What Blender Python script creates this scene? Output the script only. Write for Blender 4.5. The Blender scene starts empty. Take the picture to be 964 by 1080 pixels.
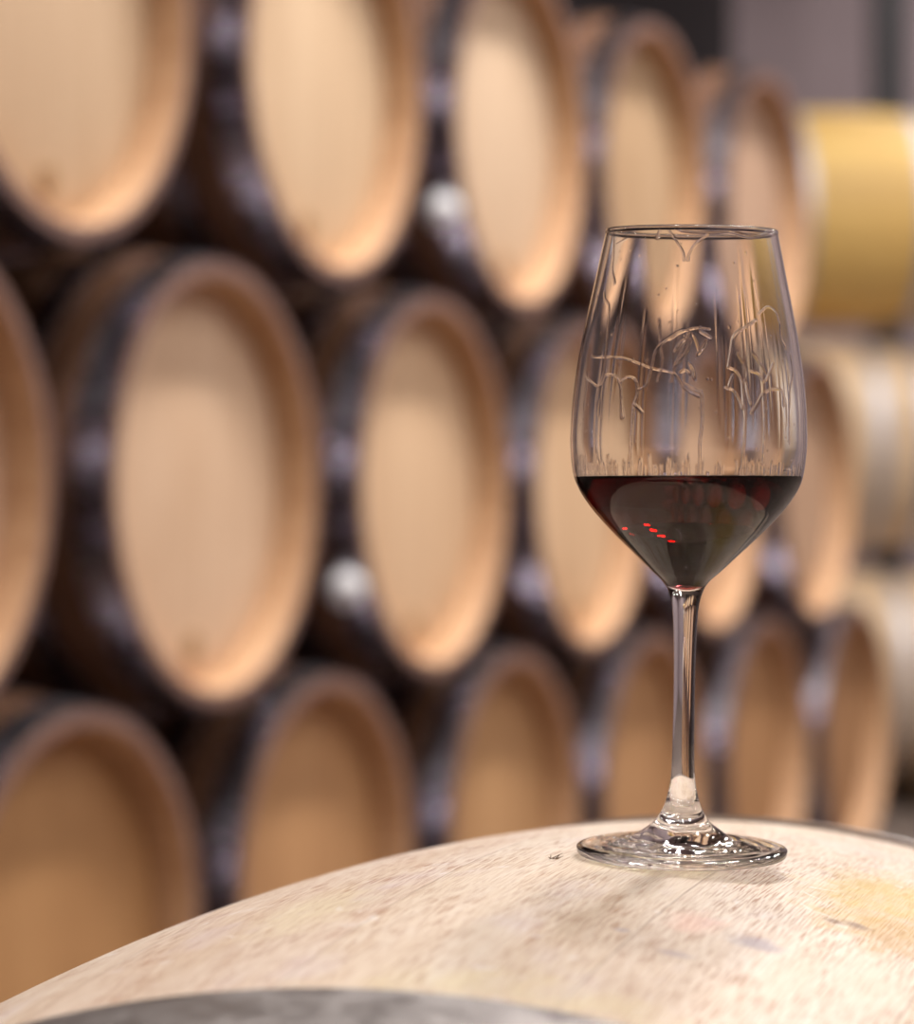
import bpy, math, random
import numpy as np
from mathutils import Vector, Matrix

S = bpy.context.scene
COL = S.collection
random.seed(7)

# ------------------------------------------------------------------ camera, world, exposure
CZ = 1.0                       # eye height above the cellar floor
F = 3000.0                     # focal length in pixels of the 964 wide frame
cam_d = bpy.data.cameras.new('camera')
cam = bpy.data.objects.new('camera', cam_d)
COL.objects.link(cam)
cam_d.sensor_fit = 'HORIZONTAL'
cam_d.sensor_width = 36.0
cam_d.lens = F * 36.0 / 964.0
cam_d.clip_start = 0.05
cam_d.clip_end = 60
cam.location = (0, 0, CZ)
cam.rotation_euler = (math.radians(90) - math.atan(15 / F), 0, 0)
cam_d.dof.use_dof = True
cam_d.dof.focus_distance = 0.895
cam_d.dof.aperture_fstop = 8.8
cam_d.dof.aperture_blades = 0
S.camera = cam

world = bpy.data.worlds.new('world')
S.world = world
world.use_nodes = True
world.node_tree.nodes['Background'].inputs[0].default_value = (0.86, 0.80, 0.92, 1)
world.node_tree.nodes['Background'].inputs[1].default_value = 0.06

S.view_settings.view_transform = 'Standard'
S.view_settings.look = 'None'
S.view_settings.gamma = 1
S.view_settings.use_curve_mapping = False
S.view_settings.exposure = -0.22
S.cycles.use_denoising = True
S.cycles.max_bounces = 20
S.cycles.transmission_bounces = 18
S.cycles.transparent_max_bounces = 16
S.cycles.glossy_bounces = 8
S.cycles.diffuse_bounces = 4
S.cycles.sample_clamp_indirect = 60
S.cycles.blur_glossy = 0.3

LAMP_WALL_W = 80.0     # watts of each lamp hanging close to the barrel wall
LAMP_AISLE_W = 29.0    # watts of each lamp over the rest of the cellar
LAMP_COLOR = (1.0, 0.945, 0.90)


# ------------------------------------------------------------------ helpers
def setp(o, label=None, cat=None, group=None, kind=None):
    if label: o['label'] = label
    if cat: o['category'] = cat
    if group: o['group'] = group
    if kind: o['kind'] = kind
    return o


def empty(name, loc, rot=(0, 0, 0)):
    o = bpy.data.objects.new(name, None)
    o.empty_display_size = 0.05
    COL.objects.link(o)
    o.location = loc
    o.rotation_euler = rot
    return o


def mesh_obj(name, verts, faces, m, parent=None, uvs=None, smooth=True, sharp=None):
    me = bpy.data.meshes.new(name)
    me.from_pydata([tuple(map(float, v)) for v in verts], [], [tuple(map(int, f)) for f in faces])
    if uvs is not None:
        lay = me.uv_layers.new(name='UVMap')
        idx = np.zeros(len(me.loops), dtype=np.int32)
        me.loops.foreach_get('vertex_index', idx)
        lay.data.foreach_set('uv', np.asarray(uvs, dtype=np.float32)[idx].ravel())
    me.polygons.foreach_set('use_smooth', [smooth] * len(me.polygons))
    if smooth and sharp:
        me.set_sharp_from_angle(angle=math.radians(sharp))
    me.materials.append(m)
    me.update()
    o = bpy.data.objects.new(name, me)
    COL.objects.link(o)
    if parent: o.parent = parent
    return o


def lathe_y(prof, seg):
    """prof: (radius, y); revolves about the local Y axis. Returns verts, faces, uvs(u=y, v=arc in metres)."""
    V, Fc, UV = [], [], []
    n = len(prof)
    rr = max(p[0] for p in prof)
    for k in range(seg + 1):
        a = 2 * math.pi * k / seg - math.pi
        for r, y in prof:
            V.append((r * math.sin(a), y, r * math.cos(a)))
            UV.append((y, a * rr))
    for k in range(seg):
        for i in range(n - 1):
            a, b = k * n + i, k * n + i + 1
            c, d = (k + 1) * n + i + 1, (k + 1) * n + i
            Fc.append((a, d, c, b))
    return V, Fc, UV


def lathe_z(prof, seg):
    V, Fc, UV = lathe_y(prof, seg)
    return [(x, -z, y) for x, y, z in V], Fc, UV


def box(name, lo, hi, m, parent=None):
    x0, y0, z0 = lo; x1, y1, z1 = hi
    V = [(x0, y0, z0), (x1, y0, z0), (x1, y1, z0), (x0, y1, z0), (x0, y0, z1), (x1, y0, z1), (x1, y1, z1), (x0, y1, z1)]
    Fc = [(0, 3, 2, 1), (4, 5, 6, 7), (0, 1, 5, 4), (1, 2, 6, 5), (2, 3, 7, 6), (3, 0, 4, 7)]
    return mesh_obj(name, V, Fc, m, parent, smooth=False)


def copy_tree(o, parent=None):
    c = o.copy()
    COL.objects.link(c)
    c.parent = parent
    for ch in list(o.children):
        copy_tree(ch, c)
    return c


# ------------------------------------------------------------------ materials
class NT:
    def __init__(s, name):
        s.m = bpy.data.materials.new(name)
        s.m.use_nodes = True
        s.t = s.m.node_tree
        s.n = s.t.nodes
        s.b = s.n['Principled BSDF']
        s.out = s.n['Material Output']

    def node(s, typ, **kw):
        nd = s.n.new(typ)
        for k, v in kw.items():
            if k.startswith('i_'):
                nd.inputs[k[2:].replace('_', ' ')].default_value = v
            else:
                setattr(nd, k, v)
        return nd

    def link(s, a, b): s.t.links.new(a, b)

    def uv(s): return s.node('ShaderNodeUVMap', uv_map='UVMap').outputs[0]

    def obj(s): return s.node('ShaderNodeTexCoord').outputs['Object']

    def mapping(s, src, scale=(1, 1, 1), loc=(0, 0, 0)):
        m = s.node('ShaderNodeMapping')
        m.inputs['Scale'].default_value = scale
        m.inputs['Location'].default_value = loc
        s.link(src, m.inputs[0])
        return m.outputs[0]

    def noise(s, src, scale=5, detail=3, rough=0.55, dist=0.0):
        n = s.node('ShaderNodeTexNoise')
        n.inputs['Scale'].default_value = scale
        n.inputs['Detail'].default_value = detail
        n.inputs['Roughness'].default_value = rough
        n.inputs['Distortion'].default_value = dist
        s.link(src, n.inputs['Vector'])
        return n.outputs[0]

    def ramp(s, src, stops):
        r = s.node('ShaderNodeValToRGB')
        e = r.color_ramp.elements
        while len(e) < len(stops): e.new(0.5)
        for el, (p, c) in zip(e, stops):
            el.position = p
            el.color = c if isinstance(c, tuple) else (c, c, c, 1)
        s.link(src, r.inputs[0])
        return r.outputs[0]

    def mix(s, fac, a, b, mode='MIX'):
        m = s.node('ShaderNodeMix', data_type='RGBA', blend_type=mode)
        for v, i in ((fac, 0), (a, 6), (b, 7)):
            if isinstance(v, bpy.types.NodeSocket): s.link(v, m.inputs[i])
            elif i == 0: m.inputs[0].default_value = v
            else: m.inputs[i].default_value = v
        return m.outputs[2]

    def math(s, op, a, b=0.0, c=None):
        m = s.node('ShaderNodeMath', operation=op)
        for i, v in enumerate((a, b, c)):
            if v is None: continue
            if isinstance(v, bpy.types.NodeSocket): s.link(v, m.inputs[i])
            else: m.inputs[i].default_value = v
        return m.outputs[0]

    def sep(s, src):
        n = s.node('ShaderNodeSeparateXYZ'); s.link(src, n.inputs[0]); return n.outputs

    def blob(s, uvsrc, c, r, wob=0.35, wscale=60, seed=0.0):
        """soft stain of its own shape around uv point c with half extents r, edges broken by noise"""
        mp = s.mapping(uvsrc, (1 / r[0], 1 / r[1], 1), (-c[0] / r[0], -c[1] / r[1], 0))
        ln = s.node('ShaderNodeVectorMath', operation='LENGTH'); s.link(mp, ln.inputs[0])
        nz = s.noise(s.mapping(uvsrc, (1, 1, 1), (seed, seed * 1.7, 0)), wscale, 4, 0.6)
        d = s.math('ADD', ln.outputs['Value'], s.math('MULTIPLY', s.math('SUBTRACT', nz, 0.5), wob * 4))
        return s.ramp(d, [(0.35, 1.0), (1.0, 0.0)])

    def bump(s, h, strength=0.2, dist=0.001):
        b = s.node('ShaderNodeBump')
        b.inputs['Strength'].default_value = strength
        b.inputs['Distance'].default_value = dist
        s.link(h, b.inputs['Height'])
        s.link(b.outputs[0], s.b.inputs['Normal'])


def stave_wood(name, light, mid, dark, stave_w, rough=0.6):
    t = NT(name)
    uv = t.uv()
    g1 = t.noise(t.mapping(uv, (6, 90, 1)), 1.0, 4)
    base = t.ramp(g1, [(0.3, mid), (0.7, light)])
    v = t.sep(uv)[1]
    cell = t.math('FLOOR', t.math('DIVIDE', v, stave_w))
    wn = t.node('ShaderNodeTexWhiteNoise', noise_dimensions='1D'); t.link(cell, wn.inputs['W'])
    base = t.mix(t.math('MULTIPLY', wn.outputs['Value'], 0.45), base, dark)
    fr = t.math('FRACT', t.math('DIVIDE', v, stave_w))
    seam = t.ramp(t.math('ABSOLUTE', t.math('SUBTRACT', fr, 0.5)), [(0.475, 0.0), (0.5, 1.0)])
    base = t.mix(t.math('MULTIPLY', seam, 0.7), base, dark)
    t.link(base, t.b.inputs['Base Color'])
    t.b.inputs['Roughness'].default_value = rough
    t.bump(g1, 0.15, 0.002)
    return t.m


M = {}
M['stave_dark'] = stave_wood('aged_stave_wood', (0.17, 0.072, 0.028, 1), (0.10, 0.042, 0.02, 1), (0.035, 0.015, 0.012, 1), 0.075)
M['stave_yellow'] = stave_wood('new_stave_wood', (0.86, 0.60, 0.20, 1), (0.72, 0.45, 0.13, 1), (0.40, 0.22, 0.07, 1), 0.075)


M['stave_pale'] = stave_wood('pale_stave_wood', (0.80, 0.62, 0.42, 1), (0.66, 0.48, 0.30, 1), (0.42, 0.27, 0.15, 1), 0.075)


def head_wood(name, light, mid, dark):
    t = NT(name)
    o = t.obj()
    info = t.node('ShaderNodeObjectInfo')
    add = t.node('ShaderNodeVectorMath', operation='ADD')
    sc = t.node('ShaderNodeVectorMath', operation='SCALE')
    comb = t.node('ShaderNodeCombineXYZ')
    for i in range(3): t.link(info.outputs['Random'], comb.inputs[i])
    t.link(comb.outputs[0], sc.inputs[0]); sc.inputs['Scale'].default_value = 7.0
    t.link(o, add.inputs[0]); t.link(sc.outputs[0], add.inputs[1])
    g = t.noise(t.mapping(add.outputs[0], (42, 1, 3)), 1.0, 4)
    base = t.ramp(g, [(0.3, mid), (0.68, light)])
    x = t.sep(o)[0]
    q = t.math('DIVIDE', t.math('ADD', x, 1.0), 0.085)
    cell = t.math('FLOOR', q)
    wn = t.node('ShaderNodeTexWhiteNoise', noise_dimensions='2D')
    cb = t.node('ShaderNodeCombineXYZ'); t.link(cell, cb.inputs[0]); t.link(info.outputs['Random'], cb.inputs[1])
    t.link(cb.outputs[0], wn.inputs['Vector'])
    base = t.mix(t.math('MULTIPLY', wn.outputs['Value'], 0.22), base, dark)
    fr = t.math('FRACT', q)
    seam = t.ramp(t.math('ABSOLUTE', t.math('SUBTRACT', fr, 0.5)), [(0.48, 0.0), (0.5, 1.0)])
    base = t.mix(t.math('MULTIPLY', seam, 0.6), base, dark)
    pt = t.noise(t.mapping(add.outputs[0], (3, 3, 3)), 1.0, 3)
    base = t.mix(t.math('MULTIPLY', t.ramp(pt, [(0.5, 0.0), (0.75, 1.0)]), 0.35), base, dark)
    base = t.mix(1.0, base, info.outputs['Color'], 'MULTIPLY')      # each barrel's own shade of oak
    t.link(base, t.b.inputs['Base Color'])
    t.b.inputs['Roughness'].default_value = 0.6
    return t.m


M['head'] = head_wood('head_wood', (0.82, 0.61, 0.42, 1), (0.73, 0.52, 0.34, 1), (0.50, 0.30, 0.16, 1))
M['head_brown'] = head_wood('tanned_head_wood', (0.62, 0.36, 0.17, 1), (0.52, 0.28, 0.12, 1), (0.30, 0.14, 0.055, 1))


def chime_mat():
    t = NT('toasted_chime_wood')
    g = t.noise(t.mapping(t.uv(), (10, 60, 1)), 1.0, 3)
    t.link(t.ramp(g, [(0.3, (0.43, 0.235, 0.115, 1)), (0.7, (0.58, 0.36, 0.20, 1))]), t.b.inputs['Base Color'])
    t.b.inputs['Roughness'].default_value = 0.65
    return t.m


M['chime'] = chime_mat()


def rim_mat():
    t = NT('stained_end_grain')
    g = t.noise(t.mapping(t.obj(), (60, 60, 60)), 1.0, 3)
    t.link(t.ramp(g, [(0.3, (0.17, 0.09, 0.075, 1)), (0.7, (0.28, 0.165, 0.13, 1))]), t.b.inputs['Base Color'])
    t.b.inputs['Roughness'].default_value = 0.6
    return t.m


M['rim'] = rim_mat()


def steel(name, c0, c1, rough, metal=1.0, sc=14):
    t = NT(name)
    n = t.noise(t.mapping(t.obj(), (1, 1, 1)), sc, 5, 0.65)
    t.link(t.ramp(n, [(0.3, c0), (0.7, c1)]), t.b.inputs['Base Color'])
    t.link(t.ramp(n, [(0.3, rough - 0.08), (0.7, rough + 0.1)]), t.b.inputs['Roughness'])
    t.b.inputs['Metallic'].default_value = metal
    t.bump(n, 0.1, 0.001)
    return t.m


M['hoop_dark'] = steel('dull_hoop_steel', (0.24, 0.215, 0.25, 1), (0.38, 0.36, 0.40, 1), 0.26)
M['hoop_zinc'] = steel('galvanised_hoop_steel', (0.45, 0.45, 0.48, 1), (0.60, 0.60, 0.64, 1), 0.58)
M['hoop_front'] = steel('worn_hoop_steel', (0.27, 0.245, 0.24, 1), (0.42, 0.39, 0.38, 1), 0.42, 1.0, 60)
M['rivet'] = steel('rivet_steel', (0.55, 0.55, 0.58, 1), (0.75, 0.75, 0.78, 1), 0.25)


def plain(name, c, rough=0.7, noise_amt=0.25, sc=6, metal=0.0):
    t = NT(name)
    n = t.noise(t.obj(), sc, 5)
    d = tuple(x * (1 - noise_amt) for x in c[:3]) + (1,)
    t.link(t.ramp(n, [(0.3, d), (0.7, tuple(c[:3]) + (1,))]), t.b.inputs['Base Color'])
    t.b.inputs['Roughness'].default_value = rough
    t.b.inputs['Metallic'].default_value = metal
    return t.m


M['floor'] = plain('cellar_concrete', (0.16, 0.12, 0.10), 0.55, 0.3, 3)
M['plaster'] = plain('mauve_cellar_plaster', (0.42, 0.335, 0.355), 0.8, 0.2, 1.5)
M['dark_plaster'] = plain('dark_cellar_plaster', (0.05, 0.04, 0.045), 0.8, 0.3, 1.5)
M['beam'] = plain('rack_timber', (0.20, 0.12, 0.06), 0.7, 0.4, 12)
M['plug'] = plain('plug_wood', (0.40, 0.23, 0.10), 0.6, 0.2, 20)
M['enamel'] = plain('lamp_enamel', (0.25, 0.25, 0.26), 0.4, 0.1, 3)


def emissive(name, col, st):
    t = NT(name)
    t.b.inputs['Base Color'].default_value = (*col, 1)
    t.b.inputs['Emission Color'].default_value = (*col, 1)
    t.b.inputs['Emission Strength'].default_value = st
    return t.m


M['lamp_glow'] = emissive('lamp_diffuser', LAMP_COLOR, 18.0)


# pale oak of the barrel the glass stands on (UV: u along the staves, v around them, metres)
def front_oak():
    t = NT('pale_oak_staves')
    uv = t.uv()
    broad = t.noise(t.mapping(uv, (4, 26, 1)), 1.0, 4, 0.55, 0.4)
    base = t.ramp(broad, [(0.28, (0.66, 0.52, 0.40, 1)), (0.5, (0.75, 0.63, 0.53, 1)), (0.72, (0.81, 0.73, 0.66, 1))])
    fine = t.noise(t.mapping(uv, (30, 1500, 1)), 1.0, 3, 0.6)
    base = t.mix(t.math('MULTIPLY', t.ramp(fine, [(0.35, 1.0), (0.6, 0.0)]), 0.45), base, (0.55, 0.36, 0.22, 1))
    # open pores: short reddish dashes along the grain
    pore = t.noise(t.mapping(uv, (62, 2000, 1)), 1.0, 1, 0.5)
    pm = t.ramp(pore, [(0.52, 0.0), (0.60, 1.0)])
    where = t.ramp(t.noise(t.mapping(uv, (14, 60, 1), (3, 1, 0)), 1.0, 3), [(0.35, 0.3), (0.6, 1.0)])
    pm = t.math('MULTIPLY', pm, where)
    base = t.mix(t.math('MULTIPLY', pm, 0.9), base, (0.33, 0.12, 0.045, 1))
    # staves
    v = t.sep(uv)[1]
    q = t.math('DIVIDE', t.math('ADD', v, 1.0 + 0.047), 0.078)
    cell = t.math('FLOOR', q)
    wn = t.node('ShaderNodeTexWhiteNoise', noise_dimensions='1D'); t.link(cell, wn.inputs['W'])
    base = t.mix(t.math('MULTIPLY', wn.outputs['Value'], 0.18), base, (0.72, 0.62, 0.40, 1))
    fr = t.math('FRACT', q)
    wob = t.math('MULTIPLY', t.math('SUBTRACT', t.noise(t.mapping(uv, (25, 3, 1)), 1.0, 3), 0.5), 0.01)
    seam = t.ramp(t.math('ABSOLUTE', t.math('SUBTRACT', t.math('ADD', fr, wob), 0.5)), [(0.4945, 0.0), (0.4985, 1.0)])
    base = t.mix(t.math('MULTIPLY', seam, 0.6), base, (0.25, 0.13, 0.07, 1))
    # stains and scuffs with shapes of their own
    for c, r, col, amt, sd in FRONT_STAINS:
        base = t.mix(t.math('MULTIPLY', t.blob(uv, c, r, 0.35, 90, sd), amt), base, col)
    scuff = t.ramp(t.noise(t.mapping(uv, (45, 60, 1), (7, 2, 0)), 1.0, 5, 0.6, 1.2), [(0.63, 0.0), (0.70, 1.0)])
    base = t.mix(t.math('MULTIPLY', scuff, 0.5), base, (0.84, 0.79, 0.78, 1))
    lil = t.ramp(t.noise(t.mapping(uv, (14, 26, 1), (1, 9, 0)), 1.0, 4, 0.6), [(0.55, 0.0), (0.75, 1.0)])
    base = t.mix(t.math('MULTIPLY', lil, 0.45), base, (0.66, 0.55, 0.60, 1))
    speck = t.ramp(t.noise(t.mapping(uv, (240, 300, 1), (5, 5, 0)), 1.0, 1), [(0.80, 0.0), (0.84, 1.0)])
    base = t.mix(t.math('MULTIPLY', speck, 0.6), base, (0.25, 0.16, 0.16, 1))
    t.link(base, t.b.inputs['Base Color'])
    t.b.inputs['Roughness'].default_value = 0.5
    t.b.inputs['Specular IOR Level'].default_value = 0.35
    h = t.math('SUBTRACT', fine, t.math('MULTIPLY', pm, 0.8))
    t.bump(t.math('SUBTRACT', h, seam), 0.35, 0.0006)
    return t.m


# ------------------------------------------------------------------ geometry of the pictured place
# wall of barrel heads: a vertical plane running to the right and away from the camera
TH = math.atan((1780 - 482) / F)
DIR = Vector((math.sin(TH), math.cos(TH), 0))      # along the wall
NRM = Vector((math.cos(TH), -math.sin(TH), 0))     # out of the heads, into the aisle
HEAD = 0.60
CC = HEAD / 0.32
PITCH = F * CC * 1.115e-4 / math.cos(TH)


def wall_point(inv):               # inv = 1/offset from the row's vanishing point
    off = 1 / inv
    z = F * CC * inv
    return Vector(((1780 - off - 482) / F * z, z, 0))


# ------------------------------------------------------------------ room
room = {}
def struct(o): o['kind'] = 'structure'; return o
X0, X1, Y0, Y1, HZ = -5.0, 6.0, -3.0, 12.5, 5.0
struct(box('floor', (X0, Y0, -0.1), (X1, Y1, 0), M['floor']))
struct(box('ceiling', (X0, Y0, HZ), (X1, Y1, HZ + 0.1), M['plaster']))
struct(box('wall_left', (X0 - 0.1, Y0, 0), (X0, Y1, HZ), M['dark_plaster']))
struct(box('wall_right', (X1, Y0, 0), (X1 + 0.1, Y1, HZ), M['plaster']))
struct(box('wall_back', (X0, Y1, 0), (X1, Y1 + 0.1, HZ), M['plaster']))
struct(box('dark_backing', (X0, 12.1, 0), (1.17, Y1, HZ), M['dark_plaster']))  # added dark panel that keeps the gaps above the top tier dark
struct(box('wall_front', (X0, Y0 - 0.1, 0), (X1, Y0, HZ), M['plaster']))


M['column'] = plain('dark_column_steel', (0.03, 0.025, 0.03), 0.5, 0.3, 4)
cl = empty('support_column', (1.76, 11.6, 0))
box('shaft', (-0.07, -0.07, 0.02), (0.07, 0.07, HZ), M['column'], cl)
box('base_plate', (-0.16, -0.16, 0), (0.16, 0.16, 0.02), M['column'], cl)
setp(cl, 'dark square column against the mauve far wall, above the golden barrel', 'column')

# ------------------------------------------------------------------ barrels
def barrel(name, loc, rotz, R, rc, L, mats, hoops, seg=72, recess=0.045, plug=True):
    """Empty under the belly; local Y is the barrel's axis, the front head looks to -Y."""
    stave, headm, hoopm = mats
    root = empty(name, loc, (0, 0, rotz))
    h2 = L / 2
    P = h2 * h2 / (2 * (R - rc))
    r = lambda u: R - u * u / (2 * P)
    ns = 40
    us = [-h2 + L * i / ns for i in range(ns + 1)]
    ti = 0.022
    outer = [(r(u), u) for u in us]
    outer[0] = (rc - 0.002, -h2); outer[-1] = (rc - 0.002, h2)
    V, Fc, UV = lathe_y([(p[0], p[1]) for p in outer], seg)
    o = mesh_obj('staves', V, Fc, stave, root, UV, sharp=40)
    o.location = (0, 0, R)
    for s in (-1, 1):
        e = s * h2
        pr = [(rc - 0.002, e), (rc - ti + 0.004, e)]
        if s < 0: pr = pr[::-1]
        V, Fc, UV = lathe_y(pr, seg)
        c = mesh_obj('chime_rim', V, Fc, M['rim'], root, UV, sharp=35)
        c.location = (0, 0, R)
        pr = [(rc - ti + 0.004, e), (rc - ti, e - s * 0.006), (rc - ti - 0.002, e - s * (recess + 0.03))]
        if s < 0: pr = pr[::-1]
        V, Fc, UV = lathe_y(pr, seg)
        c = mesh_obj('chime', V, Fc, M['chime'], root, UV, sharp=35)
        c.location = (0, 0, R)
        # head: slightly bevelled disc let into the staves
        ri = rc - ti - 0.001
        y0 = e - s * recess
        y1 = y0 - s * 0.02
        pr = [(0.0001, y0), (ri * 0.86, y0), (ri * 0.95, y0 - s * 0.004), (ri, y0 - s * 0.008), (ri, y1), (0.0001, y1)]
        if s > 0: pr = pr[::-1]
        V, Fc, UV = lathe_y(pr, seg)
        hd = mesh_obj('head', V, Fc, headm, root, UV, sharp=35)
        hd.location = (0, 0, R)
        if plug and s < 0:
            pr = [(0.0001, y0 - 0.006), (0.014, y0 - 0.006), (0.018, y0 - 0.003), (0.018, y0 + 0.004)]
            V, Fc, UV = lathe_y(pr, 20)
            pg = mesh_obj('tap_plug', V, Fc, M['plug'], hd, UV, sharp=35)
            pg.location = (0, 0, -0.80 * ri)
    for u0, u1 in hoops:
        pr = []
        t0 = 0.0022
        for k in range(7):
            u = u0 + (u1 - u0) * k / 6
            pr.append((r(u) + t0, u))
        pr = [(r(u0) - 0.001, u0)] + pr + [(r(u1) - 0.001, u1)]
        V, Fc, UV = lathe_y(pr, seg)
        hp = mesh_obj('hoop', V, Fc, hoopm, root, UV, sharp=35)
        hp.location = (0, 0, R)
    return root


def hoop_set(L):
    h = L / 2
    out = []
    for s in (-1, 1):
        for a, b in ((0.004, 0.050), (0.105, 0.145), (0.255, 0.300)):
            u = sorted((s * (h - a), s * (h - b)))
            out.append(tuple(u))
    return out


# --- the barrel in front, with the glass on it
FR, FP, FX, FY, FPSI = 0.3621, 1.978, 0.0394, 0.9139, 0.2900
FL = 0.94
frc = FR - (FL / 2) ** 2 / (2 * FP)
fz = CZ - 0.1154 - FR
fax = Vector((math.sin(FPSI), math.cos(FPSI), 0))


def front_surface(x, y):
    d = Vector((x - FX, y - FY, 0))
    u = d.dot(fax)
    s = d.x * math.cos(FPSI) - d.y * math.sin(FPSI)
    r = FR - u * u / (2 * FP)
    return fz + math.sqrt(r * r - s * s), u, math.asin(s / r) * FR


def front_uv(px, py):
    """where on the front barrel a feature of the wood lies (u along, v around)"""
    best = None
    for i in range(900):
        y = 0.62 + i * 0.0007
        x = (px - 482) / F * y
        z, u, v = front_surface(x, y)
        row = 525 - F * (z - CZ) / y
        if best is None or abs(row - py) < best[0] - 0.02:
            best = (abs(row - py), u, v, x, y, z)
    return best[1:]


def suv(px, py): return front_uv(px, py)[:2]

FRONT_STAINS = [
    (suv(935, 950), (0.075, 0.030), (0.60, 0.40, 0.10, 1), 0.80, 0.3),
    (suv(945, 985), (0.04, 0.02), (0.50, 0.28, 0.07, 1), 0.6, 1.3),
    (suv(735, 972), (0.020, 0.010), (0.84, 0.50, 0.40, 1), 0.45, 2.1),
    (suv(800, 996), (0.010, 0.010), (0.30, 0.24, 0.30, 1), 0.65, 3.3),
    (suv(712, 1006), (0.004, 0.006), (0.40, 0.31, 0.36, 1), 0.50, 4.0),
    (suv(905, 977), (0.006, 0.006), (0.20, 0.10, 0.05, 1), 0.8, 5.5),
    (suv(880, 972), (0.004, 0.004), (0.20, 0.10, 0.05, 1), 0.7, 5.9),
    (suv(657, 981), (0.0025, 0.003), (0.30, 0.25, 0.36, 1), 0.6, 6.1),
    (suv(690, 915), (0.02, 0.03), (0.80, 0.68, 0.36, 1), 0.35, 7.4),
    (suv(330, 960), (0.05, 0.02), (0.80, 0.70, 0.46, 1), 0.4, 8.8),
    (suv(200, 1030), (0.06, 0.03), (0.82, 0.70, 0.44, 1), 0.35, 9.8),
    (suv(900, 895), (0.03, 0.03), (0.86, 0.56, 0.52, 1), 0.35, 10.9),
    (suv(545, 1045), (0.02, 0.05), (0.78, 0.66, 0.34, 1), 0.35, 12.3),
]
M['front_oak'] = front_oak()

hs = [(-0.247, -0.206), (0.235, 0.276), (-0.466, -0.42), (0.42, 0.466), (-0.375, -0.337), (0.337, 0.375)]
front = barrel('wine_barrel', (FX, FY, fz - FR), -FPSI, FR, frc, FL, (M['front_oak'], M['head'], M['hoop_front']), hs, seg=288, plug=False)
setp(front, 'pale scuffed oak barrel in front, carrying the glass of red wine on its belly', 'barrel', 'wine barrels in the cellar')
# splinter beside the seam left of the foot
bu, bv, bx, by, bz = front_uv(582, 906)
SP = []
rnd = random.Random(3)
V, Fc = [], []
for k in range(7):
    a = rnd.uniform(0, math.tau); l = rnd.uniform(0.0015, 0.0045); w = 0.00022
    p = Vector((rnd.uniform(-.0015, .0015), rnd.uniform(-.0015, .0015), 0.0))
    d = Vector((math.cos(a), math.sin(a), rnd.uniform(0.05, 0.5))).normalized()
    s_ = d.cross(Vector((0, 0, 1))).normalized() * w
    u_ = s_.cross(d).normalized() * w
    b0 = len(V)
    for q, f_ in ((p, 1), (p + d * l, 0.25)):
        for c in (s_, u_, -s_, -u_): V.append(q + c * f_)
    for i in range(4): Fc.append((b0 + i, b0 + (i + 1) % 4, b0 + 4 + (i + 1) % 4, b0 + 4 + i))
    Fc += [(b0 + 3, b0 + 2, b0 + 1, b0), (b0 + 4, b0 + 5, b0 + 6, b0 + 7)]
M['splinter'] = plain('splinter_wood', (0.22, 0.13, 0.08), 0.8, 0.3, 300)
sp = mesh_obj('splinter', V, Fc, M['splinter'], None, smooth=False)
bpy.context.view_layer.update()
sp.parent = front
sp.matrix_parent_inverse = front.matrix_world.inverted()
sp.location = (bx, by, bz)

# cradle of two timbers under the front barrel
def cradle(name, loc, rotz, length, half, label, y_off, group):
    root = empty(name, loc, (0, 0, rotz))
    for s in (-1, 1):
        b = box('beam', (-length / 2, s * y_off - 0.05, 0), (length / 2, s * y_off + 0.05, half), M['beam'], root)
        bv_ = b.modifiers.new('bevel', 'BEVEL'); bv_.width = 0.006; bv_.segments = 2
    setp(root, label, 'rack', group)
    return root

belly = fz - FR
r27 = 0.27 ** 2 / (2 * FP)
cradle('barrel_rack', (FX, FY, 0), -FPSI, 0.9, belly + r27 - 0.001, 'low timber rack under the front barrel', 0.27, None)

# --- the wall of barrels
BR, BRC, BL = 0.321, 0.283, 0.95
ROTZ = math.pi / 2 - TH
TIER = {'top': 0.584, 'middle': 0.018, 'bottom': -0.530}
ORD = ['leftmost', 'second from the left', 'third from the left', 'fourth from the left', 'fifth from the left', 'rightmost']
rows = {
    'top': [5.90e-4 + 1.115e-4 * k for k in range(5)],
    'middle': [5.34e-4 + 1.115e-4 * k for k in range(6)],
    'bottom': [5.90e-4 + 1.115e-4 * k for k in range(6)],
}
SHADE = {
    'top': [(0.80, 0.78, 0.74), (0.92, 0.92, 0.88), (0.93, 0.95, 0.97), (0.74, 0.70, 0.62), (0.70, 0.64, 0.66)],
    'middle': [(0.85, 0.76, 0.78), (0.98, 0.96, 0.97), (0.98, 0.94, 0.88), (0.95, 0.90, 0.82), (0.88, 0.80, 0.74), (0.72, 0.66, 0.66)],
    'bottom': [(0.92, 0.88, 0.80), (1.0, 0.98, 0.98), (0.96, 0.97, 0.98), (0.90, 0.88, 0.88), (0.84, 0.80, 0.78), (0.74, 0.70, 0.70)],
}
LOOK = {
    'top': 'cream-headed wall barrel, {} of five in the top tier',
    'middle': 'tan-headed wall barrel, {} of six in the middle tier',
    'bottom': 'brown-headed wall barrel, {} of six in the bottom tier',
}
proto = barrel('wine_barrel', (0, 0, 0), ROTZ, BR, BRC, BL, (M['stave_dark'], M['head'], M['hoop_dark']), hoop_set(BL))
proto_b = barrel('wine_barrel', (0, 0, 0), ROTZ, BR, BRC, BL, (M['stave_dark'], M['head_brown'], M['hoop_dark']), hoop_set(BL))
first = {'a': True, 'b': True}
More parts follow.
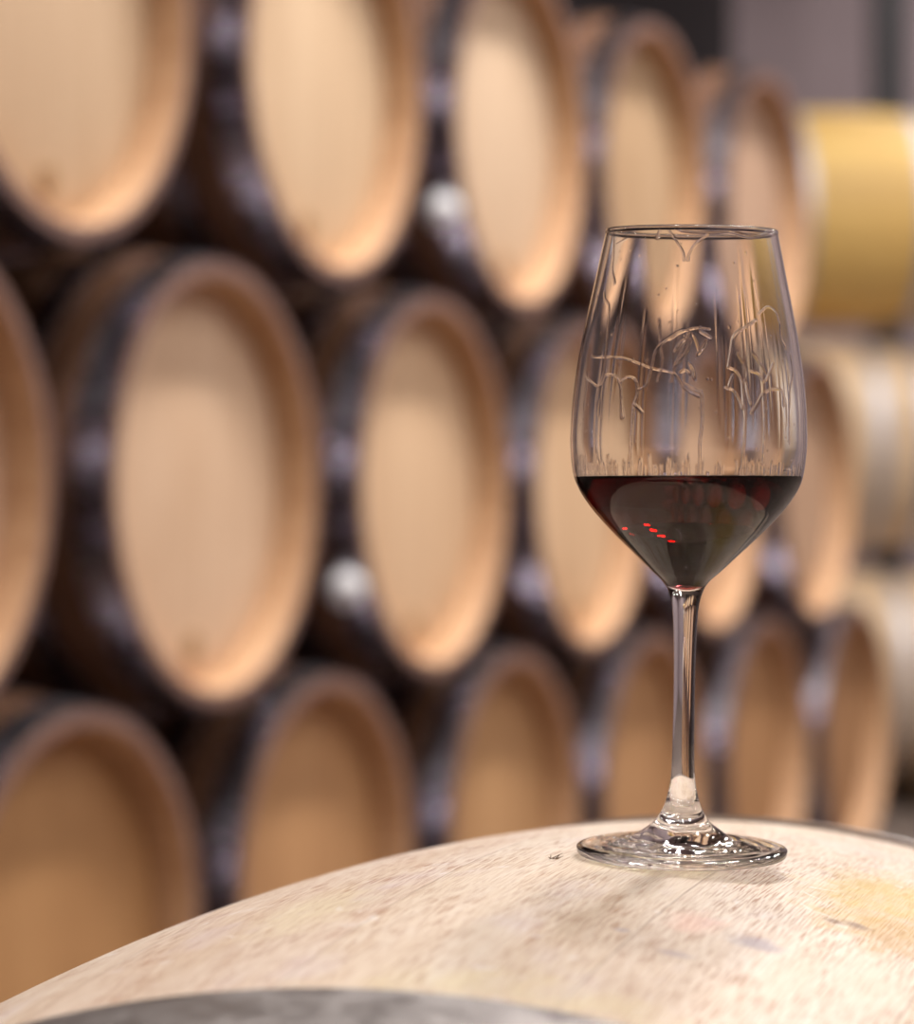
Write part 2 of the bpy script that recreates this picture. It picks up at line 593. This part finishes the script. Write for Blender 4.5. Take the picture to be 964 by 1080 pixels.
for tier in ('middle', 'top', 'bottom'):
    for k, inv in enumerate(rows[tier]):
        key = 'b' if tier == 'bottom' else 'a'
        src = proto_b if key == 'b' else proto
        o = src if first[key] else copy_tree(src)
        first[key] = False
        p = wall_point(inv) - NRM * (BL / 2 + random.uniform(-0.008, 0.012))
        o.location = (p.x, p.y, CZ + TIER[tier] - BR)
        n = len(rows[tier])
        w = 'rightmost' if k == n - 1 else ORD[k]
        setp(o, LOOK[tier].format(w), 'barrel', 'wine barrels in the cellar')
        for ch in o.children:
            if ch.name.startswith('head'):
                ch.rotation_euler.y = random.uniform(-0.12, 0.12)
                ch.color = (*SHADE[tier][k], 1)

# made-up white domes low on two barrels, shaped to catch light as bright spots
M['dome'] = plain('bright_spot_white', (0.88, 0.88, 0.90), 0.4, 0.04, 40)
for o in [x for x in COL.objects if x.get('label', '').startswith(('tan-headed wall barrel, third', 'cream-headed wall barrel, third'))]:
    al = math.radians(29)
    c0 = Vector((-(BRC + 0.006) * math.cos(al), -BL / 2 + 0.028, -(BRC + 0.006) * math.sin(al)))
    V, Fc, UV = lathe_z([(0.025, 0.0), (0.027, 0.012), (0.025, 0.024), (0.018, 0.033), (0.009, 0.037), (0.0001, 0.038)], 28)
    cp = mesh_obj('bright_spot_dome', V, Fc, M['dome'], o, UV)
    cp.location = c0 + Vector((0, 0, BR))
    cp.rotation_euler = (0, -(math.pi / 2 + al), 0)
    cp['label'] = 'small made-up white cap'

# timbers the bottom tier rests on
pa = wall_point(rows['bottom'][0]) - DIR * 0.6 - NRM * (BL / 2)
pb = wall_point(rows['bottom'][-1]) + DIR * 0.5 - NRM * (BL / 2)
mid = (pa + pb) / 2
bh = CZ + TIER['bottom'] - BR + 0.27 ** 2 * 2 * 0.025 / (BL * BL / 2)
cradle('barrel_rack', (mid.x, mid.y, 0), ROTZ, (pb - pa).length, bh - 0.001, 'long timber rack under the bottom tier of the barrel wall', 0.27, None)

# --- the stack lying side-on at the far right
FZ = 9.3
FXC = (880 - 482) / F * FZ
FARN = [('top', 232), ('middle', 472), ('bottom', 712)]
protof = barrel('wine_barrel', (0, 0, 0), 0, 0.35, 0.30, 0.95, (M['stave_yellow'], M['head'], M['hoop_zinc']), hoop_set(0.95))
ft = True
for nm, py in FARN:
    o = protof if ft else copy_tree(protof)
    ft = False
    z = CZ + (525 - py) / F * FZ - 0.35
    o.location = (FXC + {'top': 0.03, 'middle': -0.12, 'bottom': -0.04}[nm], FZ, z)
    o.rotation_euler = (0, 0, math.radians(-84))
    if nm != 'top':
        for ch in o.children:
            if ch.name.startswith('staves'):
                ch.data = ch.data.copy()
                ch.data.materials[0] = M['stave_pale']
    setp(o, {'top': 'golden barrel with bright steel hoop lying side-on, topmost of the far right stack',
             'middle': 'pale barrel lying side-on in the far right stack, under the golden one',
             'bottom': 'lowest visible barrel lying side-on in the far right stack'}[nm], 'barrel', 'wine barrels in the cellar')
    # its rack
xr = FXC
for i, (nm, py) in enumerate(FARN):
    zb = CZ + (525 - py) / F * FZ - 0.35 + 0.27 ** 2 * 2 * 0.05 / (0.95 * 0.95 / 2)
    if i == 2:
        root = cradle('barrel_rack', (xr, FZ, 0), math.radians(-84), 0.8, zb - 0.001, 'timber rack under the far right stack', 0.27, None)


# ------------------------------------------------------------------ lamps
def lamp(loc, watts, label, size=0.24):
    root = empty('ceiling_lamp', loc)
    pr = [(0.02, 0.20), (0.05, 0.20), (0.06, 0.15), (0.15, 0.11), (0.22, 0.0), (0.215, 0.0), (0.145, 0.10), (0.05, 0.14)]
    V, Fc, UV = lathe_z(pr, 40)
    mesh_obj('shade', V, Fc, M['enamel'], root, UV, sharp=35)
    V, Fc, UV = lathe_z([(0.0001, 0.03), (0.10, 0.035), (0.13, 0.05), (0.14, 0.075)], 32)
    mesh_obj('diffuser', V, Fc, M['lamp_glow'], root, UV)
    top = HZ - loc[2]
    V, Fc, UV = lathe_z([(0.008, 0.19), (0.008, top)], 12)
    mesh_obj('rod', V, Fc, M['enamel'], root, UV)
    ld = bpy.data.lights.new('lamp_light', 'AREA')
    ld.shape = 'DISK'; ld.size = size; ld.energy = watts; ld.color = LAMP_COLOR
    lo = bpy.data.objects.new('lamp_light', ld)
    COL.objects.link(lo)
    lo.parent = root
    lo.location = (0, 0, 0.02)
    setp(root, label, 'lamp', 'ceiling lamps of the cellar')
    return root


base = wall_point(6.45e-4)
HL = CZ + 3.3
for t_, w_ in ((-3.9, 0.20), (-2.8, 0.18), (-1.7, 0.22), (-0.6, 0.58), (0.5, 0.85), (1.6, 0.85), (2.7, 0.65), (3.8, 0.45), (4.9, 0.35)):
    p = base + NRM * 1.0 + DIR * t_
    lamp((p.x, p.y, HL), LAMP_WALL_W * w_, 'enamel ceiling lamp hanging close to the barrel wall')
for dn, t_, w_ in ((2.4, -4.2, 0.25), (2.4, -2.6, 0.12), (2.4, -1.0, 0.3), (2.4, 0.6, 0.7), (2.4, 2.2, 0.8),
                   (3.9, -3.4, 0.8), (3.9, -1.8, 0.8), (3.9, -0.2, 1.0), (3.9, 1.4, 1.0), (3.9, 5.0, 1.0),
                   (0.3, 6.6, 1.2), (0.3, 8.0, 1.9), (2.2, 6.2, 1.3), (1.2, -4.9, 0.3)):
    p = base + NRM * dn + DIR * t_
    lamp((p.x, p.y, HL), LAMP_AISLE_W * w_, 'enamel ceiling lamp hanging over the open aisle')

# ------------------------------------------------------------------ the glass of wine
PX, PY = 719, 907
gu, gv, gx, gy, gz = front_uv(PX, PY)
K = gy / F                       # metres per pixel at the glass
print('glass at', gx, gy, gz, 'u', gu, 'v', gv)

OUT = [(111, 4.5), (110.5, 7.0), (104, 9.0), (90, 11.5), (72, 14.5), (56, 18.5), (43, 25), (32, 33), (26, 40.5), (20.6, 50), (16.8, 61), (13.4, 77), (12.1, 93),
       (11.4, 125), (11.1, 160), (11.3, 195), (12, 224), (13.0, 245), (14.6, 261), (18.6, 275), (25, 285), (36.7, 295.5), (54.6, 313), (73, 331), (89.6, 348.5),
       (103, 364.5), (114.7, 383), (120.7, 400), (123.8, 428), (123.6, 450), (122.2, 475), (118.6, 508), (113.6, 540), (107.2, 573), (99.7, 609), (94.5, 635), (90.2, 656)]


def smooth_profile(pts, n):
    """Catmull-Rom through pts, n points, spaced by arc length"""
    P_ = [np.array(p, float) for p in pts]
    P_ = [2 * P_[0] - P_[1]] + P_ + [2 * P_[-1] - P_[-2]]
    out = []
    for i in range(1, len(P_) - 2):
        for k in range(12):
            t = k / 12
            a, b, c, d = P_[i - 1:i + 3]
            out.append(0.5 * ((2 * b) + (-a + c) * t + (2 * a - 5 * b + 4 * c - d) * t * t + (-a + 3 * b - 3 * c + d) * t ** 3))
    out.append(P_[-2])
    out = np.array(out)
    s = np.r_[0, np.cumsum(np.hypot(*np.diff(out, axis=0).T))]
    q = np.linspace(0, s[-1], n)
    return np.c_[np.interp(q, s, out[:, 0]), np.interp(q, s, out[:, 1])]


SEG = 480          # around foot and stem; the bowl, with its fine tears, has more
def lathe_glass(prof, dr=None, dh=None):
    """prof: (radius, height) in pixels; dr: optional (rows, SEG) change of radius in pixels"""
    n = len(prof)
    a = np.arange(SEG) * 2 * math.pi / SEG
    R_ = np.repeat(prof[:, :1], SEG, 1)
    if dr is not None: R_ = R_ + dr
    V = np.stack([R_ * np.cos(a) * K, R_ * np.sin(a) * K, (np.repeat(prof[:, 1:], SEG, 1) + (0 if dh is None else dh)) * K], -1).reshape(-1, 3)
    i, k = np.meshgrid(np.arange(n - 1), np.arange(SEG), indexing='ij')
    k2 = (k + 1) % SEG
    Fq = np.stack([i * SEG + k, i * SEG + k2, (i + 1) * SEG + k2, (i + 1) * SEG + k], -1).reshape(-1, 4)
    Fl = [tuple(q) for q in Fq.tolist()]
    V = V.tolist()
    return V, Fl


OUT = [(q[0], q[1] + 5 * min(1, max(0, (q[1] - 90) / 60)) - (0 if q[1] < 300 else (q[1] - 300) * 0.022)) for q in OUT]
OUT[0] = (111, 6.5); OUT[1] = (110.3, 8.6); OUT[2] = (104, 10.4)
full = smooth_profile(OUT, 700)
foot_i = int(np.argmin(abs(full[:, 1] - 110)))
stem_i = int(np.argmin(abs(full[:, 1] - 215)))
foot_out = full[:foot_i + 1]; stem_out = full[foot_i:stem_i + 1]; bowl_out = full[stem_i:]
under = smooth_profile([(1.0, 4.0), (40, 3.2), (85, 1.0), (100, 0.0), (107, 0.4), (110.3, 2.2), (111, 6.4)], 60)
foot_prof = np.vstack([under[:-1], foot_out])
# gentle ripples pressed into the foot's upper face near the stem
rp = foot_prof[:, 0]
up = np.arange(len(foot_prof)) >= 59
foot_prof[:, 1] += np.where(up & (rp > 22) & (rp < 100), 0.55 * np.sin(rp / 4.6) * np.exp(-((rp - 55) / 26) ** 2), 0)
# rounded lip, then the inner wall
thick = lambda h: 2.5 + 1.6 * np.clip((430 - h) / 100, 0, 1) ** 1.2
DL = (656 - 300) * 0.978 + 305 - 656
lip = np.array([(90.6, 657.5), (90.4, 659.0), (89.6, 660.3), (88.5, 660.8), (87.4, 660.3), (86.9, 659.0), (87.0, 657)]) + np.array([0, DL])
o_h = bowl_out[:, 1]; o_r = bowl_out[:, 0]
nrm = np.gradient(bowl_out, axis=0); nrm /= np.linalg.norm(nrm, axis=1)[:, None]
sel = o_h > 321
inn = np.c_[o_r + -nrm[:, 1] * thick(o_h), o_h + nrm[:, 0] * thick(o_h)][sel][::-1]
inn = inn[inn[:, 1] < 656 + DL]
tail = [tuple(inn[-1]), (40, 313.5), (28, 302.5), (20, 293), (13, 286), (6, 282.3), (1.0, 281.5)]
tail = smooth_profile(tail, 60)
inn = np.vstack([inn[:-1], tail])
# refine the inner wall so that the tears of wine can be shaped in it
s_ = np.r_[0, np.cumsum(np.hypot(*np.diff(inn, axis=0).T))]
q_ = np.linspace(0, s_[-1], 560)
inn = np.c_[np.interp(q_, s_, inn[:, 0]), np.interp(q_, s_, inn[:, 1])]

WL = 397.5           # height of the wine's surface above the foot's centre, pixels


def tears(prof):
    """height (pixels) of tears and droplets standing on the inner wall; rows follow prof, columns the angle"""
    H = np.zeros((len(prof), SEG))
    hh = prof[:, 1]; rr = np.maximum(prof[:, 0], 5)
    ang = np.arange(SEG) * 2 * math.pi / SEG

    def stroke(pts, w=1.3, h=1.0, back=False, endw=None, taper=False):
        if len(pts) > 2:
            pts = [tuple(q) for q in smooth_profile(pts, max(12, 6 * len(pts)))]
        # pts: (dx from the axis, height) as seen from the front
        P2 = []
        for (a, b) in zip(pts[:-1], pts[1:]):
            L_ = math.hypot(b[0] - a[0], b[1] - a[1]); m_ = max(2, int(L_ / 0.7))
            for k in range(m_): P2.append((a[0] + (b[0] - a[0]) * k / m_, a[1] + (b[1] - a[1]) * k / m_))
        P2.append(pts[-1])
        w *= 0.8
        if endw is not None: endw *= 0.85
        T = np.zeros_like(H)
        for j, (dx, ht) in enumerate(P2):
            ri = np.interp(-ht, -hh, rr)
            c = max(-0.995, min(0.995, dx / ri))
            al = math.acos(c)
            th = -al if not back else al
            th %= 2 * math.pi
            ww = w if endw is None else (w + (endw - w) * max(0, (j / len(P2) - 0.8) * 5))
            i0, i1 = np.searchsorted(-hh, -(ht + 4 * ww)), np.searchsorted(-hh, -(ht - 4 * ww))
            if i1 <= i0: continue
            dk = int(4 * ww / ri / (2 * math.pi) * SEG) + 2
            kc = int(round(th / (2 * math.pi) * SEG))
            ks = np.arange(kc - dk, kc + dk + 1)
            da = (ks * 2 * math.pi / SEG - th) * ri
            dh = hh[i0:i1] - ht
            ta = math.sin(math.pi * min(1, (j + 0.5) / len(P2))) ** 0.7 if taper else 1.0
            g = ta * np.exp(-(da[None, :] ** 2 + dh[:, None] ** 2) / (2 * (ww * 0.47) ** 2)) * h
            kk = ks % SEG
            T[i0:i1, kk] = np.maximum(T[i0:i1, kk], g)
        np.maximum(H, T, out=H)

    def Z(x, y):   # from positions on the enlarged view of the bowl
        X = 560 + x / 2.835; Y = 220 + y / 2.835
        return (X - 725.5, 903 - Y)
    A = lambda *p: [Z(*q) for q in p]
    stroke(A((175, 455), (225, 456), (270, 462), (340, 488), (400, 502), (430, 545), (470, 567)), 1.2, 0.6)
    stroke(A((160, 515), (190, 540), (205, 528), (215, 508), (240, 512), (252, 540), (256, 600), (258, 628)), 1.2, 1.0, endw=2.6)
    stroke(A((250, 530), (268, 514), (292, 520), (299, 560), (288, 600), (283, 690), (281, 790)), 1.2, 0.9)
    stroke(A((300, 548), (322, 536), (338, 480), (352, 430), (400, 392), (455, 372), (500, 374)), 1.1, 0.6)
    stroke(A((210, 265), (212, 292), (222, 305), (216, 400), (207, 500), (190, 560), (183, 660), (186, 760)), 1.2, 0.9)
    stroke(A((238, 60), (236, 150), (232, 200), (238, 240)), 1.1, 0.7, endw=1.8)
    stroke(A((478, 560), (480, 640), (474, 700), (476, 790)), 1.3, 0.8)
    stroke(A((553, 482), (560, 440), (570, 392), (600, 368), (637, 345)), 1.3, 1.1)
    stroke(A((553, 482), (575, 492), (592, 520), (598, 580), (604, 640), (597, 770)), 1.1, 0.9)
    stroke(A((545, 540), (570, 550), (588, 580), (596, 600)), 1.1, 0.8)
    stroke(A((620, 492), (645, 500), (660, 522), (675, 500), (688, 470)), 1.2, 1.0)
    stroke(A((622, 612), (640, 585), (658, 556), (690, 542), (716, 548), (722, 590)), 1.2, 1.0, endw=1.8)
    stroke(A((658, 556), (662, 640), (660, 750)), 1.1, 0.8)
    stroke(A((712, 350), (714, 390), (728, 418)), 1.4, 1.1, endw=2.4)
    stroke(A((640, 330), (672, 305), (700, 320), (708, 345)), 1.1, 0.6)
    stroke(A((398, 330), (402, 400), (410, 460), (396, 520)), 1.1, 0.8, back=True)
    stroke(A((440, 380), (425, 430), (408, 470)), 1.3, 1.0)
    stroke(A((480, 390), (470, 430), (452, 470), (440, 520)), 1.3, 0.9, back=True)
    stroke(A((640, 430), (668, 490), (660, 520)), 1.2, 0.8, back=True)
    stroke(A((430, 530), (455, 545), (476, 552)), 1.3, 0.9)
    stroke(A((290, 590), (300, 600), (312, 612)), 1.8, 0.7)
    stroke(A((745, 440), (752, 500), (740, 560), (742, 700)), 1.1, 0.7)
    for p_ in (((385, 405), (410, 385), (430, 378)), ((400, 440), (418, 412), (436, 402)), ((412, 470), (432, 440), (448, 400)),
               ((450, 385), (462, 410), (470, 440)), ((470, 380), (492, 392), (505, 400)), ((400, 480), (420, 455), (440, 432)),
               ((465, 450), (478, 430), (492, 405)), ((415, 500), (432, 492), (446, 505)), ((440, 470), (452, 490), (458, 520)),
               ((625, 440), (650, 470), (668, 500)), ((605, 520), (612, 560), (622, 590)), ((570, 500), (560, 520), (553, 545))):
        stroke(A(*p_), 1.5, 1.0, taper=True)
    # droplets and a wavy film under the lip
    stroke(A((372, 60), (362, 82), (354, 108)), 1.6, 1.2, endw=2.8)
    stroke(A((375, 82), (400, 78), (430, 92), (500, 96), (560, 92), (620, 104), (665, 92), (690, 80)), 1.5, 1.1)
    stroke(A((560, 88), (600, 98), (650, 98)), 2.4, 1.0)
    stroke(A((380, 80), (400, 110), (424, 150), (428, 175)), 0.9, 0.7, endw=1.6)
    stroke(A((500, 96), (460, 130), (442, 160), (440, 175)), 0.9, 0.7, endw=1.6)
    stroke(A((250, 110), (300, 84), (370, 76)), 1.1, 0.6, back=True)
    rn = random.Random(5)
    # faint vertical streaks of the draining film, front and back
    for k in range(34):
        back = rn.random() < 0.5
        th = rn.uniform(-1.25, 1.25)
        dx = math.sin(th)
        h1 = rn.uniform(480, 640); h0 = rn.uniform(398, 470)
        w0 = rn.uniform(2.0, 5.0); a0 = rn.uniform(0.10, 0.32)
        pts = []
        for j in range(10):
            hj = h1 + (h0 - h1) * j / 9
            rj = np.interp(-hj, -hh, rr)
            pts.append((dx * rj, hj))
        stroke(pts, w0, a0, back=back, taper=True)
    # the fringe of short tears climbing out of the wine
    for k in range(110):
        th = rn.uniform(0, math.tau)
        back = math.sin(th) > 0
        top = WL + rn.uniform(7, 24)
        dx = math.cos(th)
        r1 = np.interp(-top, -hh, rr)
        slant = rn.uniform(-0.02, 0.02)
        stroke([((dx + slant) * r1 * 0.995, top), (dx * 123 * 0.97, WL - 7)], rn.uniform(1.0, 2.6), rn.uniform(0.4, 1.0), back=back, taper=True)
    for k in range(60):
        back = rn.random() < 0.4
        dx = math.sin(rn.uniform(-1.3, 1.3)) ; hj = rn.uniform(410, 645)
        rj = np.interp(-hj, -hh, rr)
        stroke([(dx * rj, hj), (dx * rj, hj - 0.6)], rn.uniform(0.6, 1.1), rn.uniform(0.3, 0.7), back=back)
    return H


TILT = (0.034, 0.013, 0)
up_l = Matrix.Rotation(TILT[1], 3, 'Y') @ Matrix.Rotation(TILT[0], 3, 'X')
up_l = up_l.inverted() @ Vector((0, 0, 1))
sxl, syl = -up_l.x / up_l.z, -up_l.y / up_l.z      # local height change of a level plane
ih, ir = inn[::-1, 1], inn[::-1, 0]
SEG = 960
ang = np.arange(SEG) * 2 * math.pi / SEG
ring_h = np.full(SEG, WL)
for _ in range(3):
    ring_r = np.interp(ring_h, ih, ir)
    ring_h = WL + 2.4 + (sxl * np.cos(ang) + syl * np.sin(ang)) * ring_r     # meniscus climbs a little
ring_r = np.interp(ring_h, ih, ir)
keep = inn[:, 1] > ring_h.max() + 1.0
innw = inn[keep]
Hm = tears(innw)
fade = np.clip((innw[:, 1] - WL + 0.5) / 1.5, 0, 1)[:, None]
bowl_prof = np.vstack([bowl_out, lip, innw, [[ring_r.mean(), WL]]])
DR = np.zeros((len(bowl_prof), SEG))
DR[-len(innw) - 1:-1] = -Hm * fade * 0.27
DR[-1] = ring_r - ring_r.mean()
DH = np.zeros_like(DR)
DH[-1] = ring_h - WL


def glass_material():
    t = NT('clear_glass')
    t.b.inputs['Base Color'].default_value = (0.985, 0.985, 0.99, 1)
    t.b.inputs['Roughness'].default_value = 0.0
    t.b.inputs['IOR'].default_value = 1.47
    t.b.inputs['Transmission Weight'].default_value = 1.0
    return t.m


def wine_material(name, ior):
    t = NT(name)
    t.b.inputs['Base Color'].default_value = (1.0, 1.0, 1.0, 1)
    t.b.inputs['Roughness'].default_value = 0.0
    t.b.inputs['IOR'].default_value = ior
    t.b.inputs['Transmission Weight'].default_value = 1.0
    va = t.node('ShaderNodeVolumeAbsorption')
    va.inputs['Color'].default_value = (0.85, 0.01, 0.06, 1)
    va.inputs['Density'].default_value = 300.0
    t.link(va.outputs[0], t.out.inputs['Volume'])
    return t.m


M['glass'] = glass_material()
M['wine'] = wine_material('red_wine', 1.35)
M['wine_side'] = wine_material('red_wine_against_glass', 1.35 / 1.47)

RM = Matrix.Rotation(TILT[1], 3, 'Y') @ Matrix.Rotation(TILT[0], 3, 'X')
lift = 0.0
for rad in (85, 100, 108):
    for k in range(72):
        a = k * math.tau / 72
        q = RM @ Vector((rad * K * math.cos(a), rad * K * math.sin(a), 0.0))
        lift = max(lift, front_surface(gx + q.x, gy + q.y)[0] - (gz + q.z))
print('foot lift', lift)
gl = empty('wine_glass', (gx, gy, gz + lift + 0.0001), TILT)
setp(gl, 'stemmed clear wine glass with tears on its bowl, standing on the front barrel', 'glass')
SEG = 480
fa = np.arange(SEG)[None, :] * 2 * math.pi / SEG
fr_ = foot_prof[:, :1]
env = np.where(up[:, None], np.exp(-((fr_ - 62) / 27) ** 2) * (fr_ > 24) * (fr_ < 107), 0)
FD = env * (0.55 * np.sin(fr_ / 3.3 + 1.6 * np.sin(2 * fa) + 0.9 * np.sin(5 * fa + 1)) + 0.45 * np.sin(9 * fa + fr_ / 6) * np.sin(fr_ / 5.2 + 2))
V, Fl = lathe_glass(foot_prof, None, FD)
mesh_obj('foot', V + [(0, 0, 4.0 * K)], Fl + [(k, len(V), (k + 1) % SEG) for k in range(SEG)], M['glass'], gl)
V, Fl = lathe_glass(stem_out)
mesh_obj('stem', V, Fl, M['glass'], gl)
SEG = 960
V, Fl = lathe_glass(bowl_prof, DR, DH)
mesh_obj('bowl', V, Fl, M['glass'], gl)

# wine: fills the bowl up to a level surface though the glass leans a little. Its wetted side is the
# glass-to-wine boundary, its top the air-to-wine boundary.
rows_n = 150
bot = ih[0]
V = []
for i in range(rows_n + 1):
    f_ = (i / rows_n) ** 1.3
    hcol = bot + 0.01 + (ring_h - bot - 0.01) * f_
    rcol = np.interp(hcol, ih, ir)
    for k in range(SEG):
        V.append((rcol[k] * math.cos(ang[k]) * K, rcol[k] * math.sin(ang[k]) * K, hcol[k] * K))
nr = rows_n + 1
for d, m_ in ((0.35, 1.7), (0.8, 1.1), (1.5, 0.62), (2.6, 0.3), (4.5, 0.08), (8, 0.0), (30, 0.0), (80, 0.0), (112, 0.0)):
    rr_ = ring_r - d
    for k in range(SEG):
        V.append((rr_[k] * math.cos(ang[k]) * K, rr_[k] * math.sin(ang[k]) * K,
                  (WL + m_ + (sxl * math.cos(ang[k]) + syl * math.sin(ang[k])) * rr_[k]) * K))
    nr += 1
Fl = []
for i in range(nr - 1):
    for k in range(SEG):
        k2 = (k + 1) % SEG
        Fl.append((i * SEG + k, i * SEG + k2, (i + 1) * SEG + k2, (i + 1) * SEG + k))
c = len(V); V.append((0, 0, WL * K))
for k in range(SEG): Fl.append(((nr - 1) * SEG + k, (nr - 1) * SEG + (k + 1) % SEG, c))
c = len(V); V.append((0, 0, bot * K))
for k in range(SEG): Fl.append(((k + 1) % SEG, k, c))
wn_ = mesh_obj('red_wine', V, Fl, M['wine'], None, sharp=50)
wn_.data.materials.append(M['wine_side'])
mi = [1] * (rows_n * SEG) + [0] * ((nr - 1 - rows_n) * SEG) + [0] * SEG + [1] * SEG
wn_.data.polygons.foreach_set('material_index', mi)
wn_.location = gl.location
wn_.rotation_euler = TILT
setp(wn_, 'dark red wine filling the lower half of the glass bowl', 'wine')
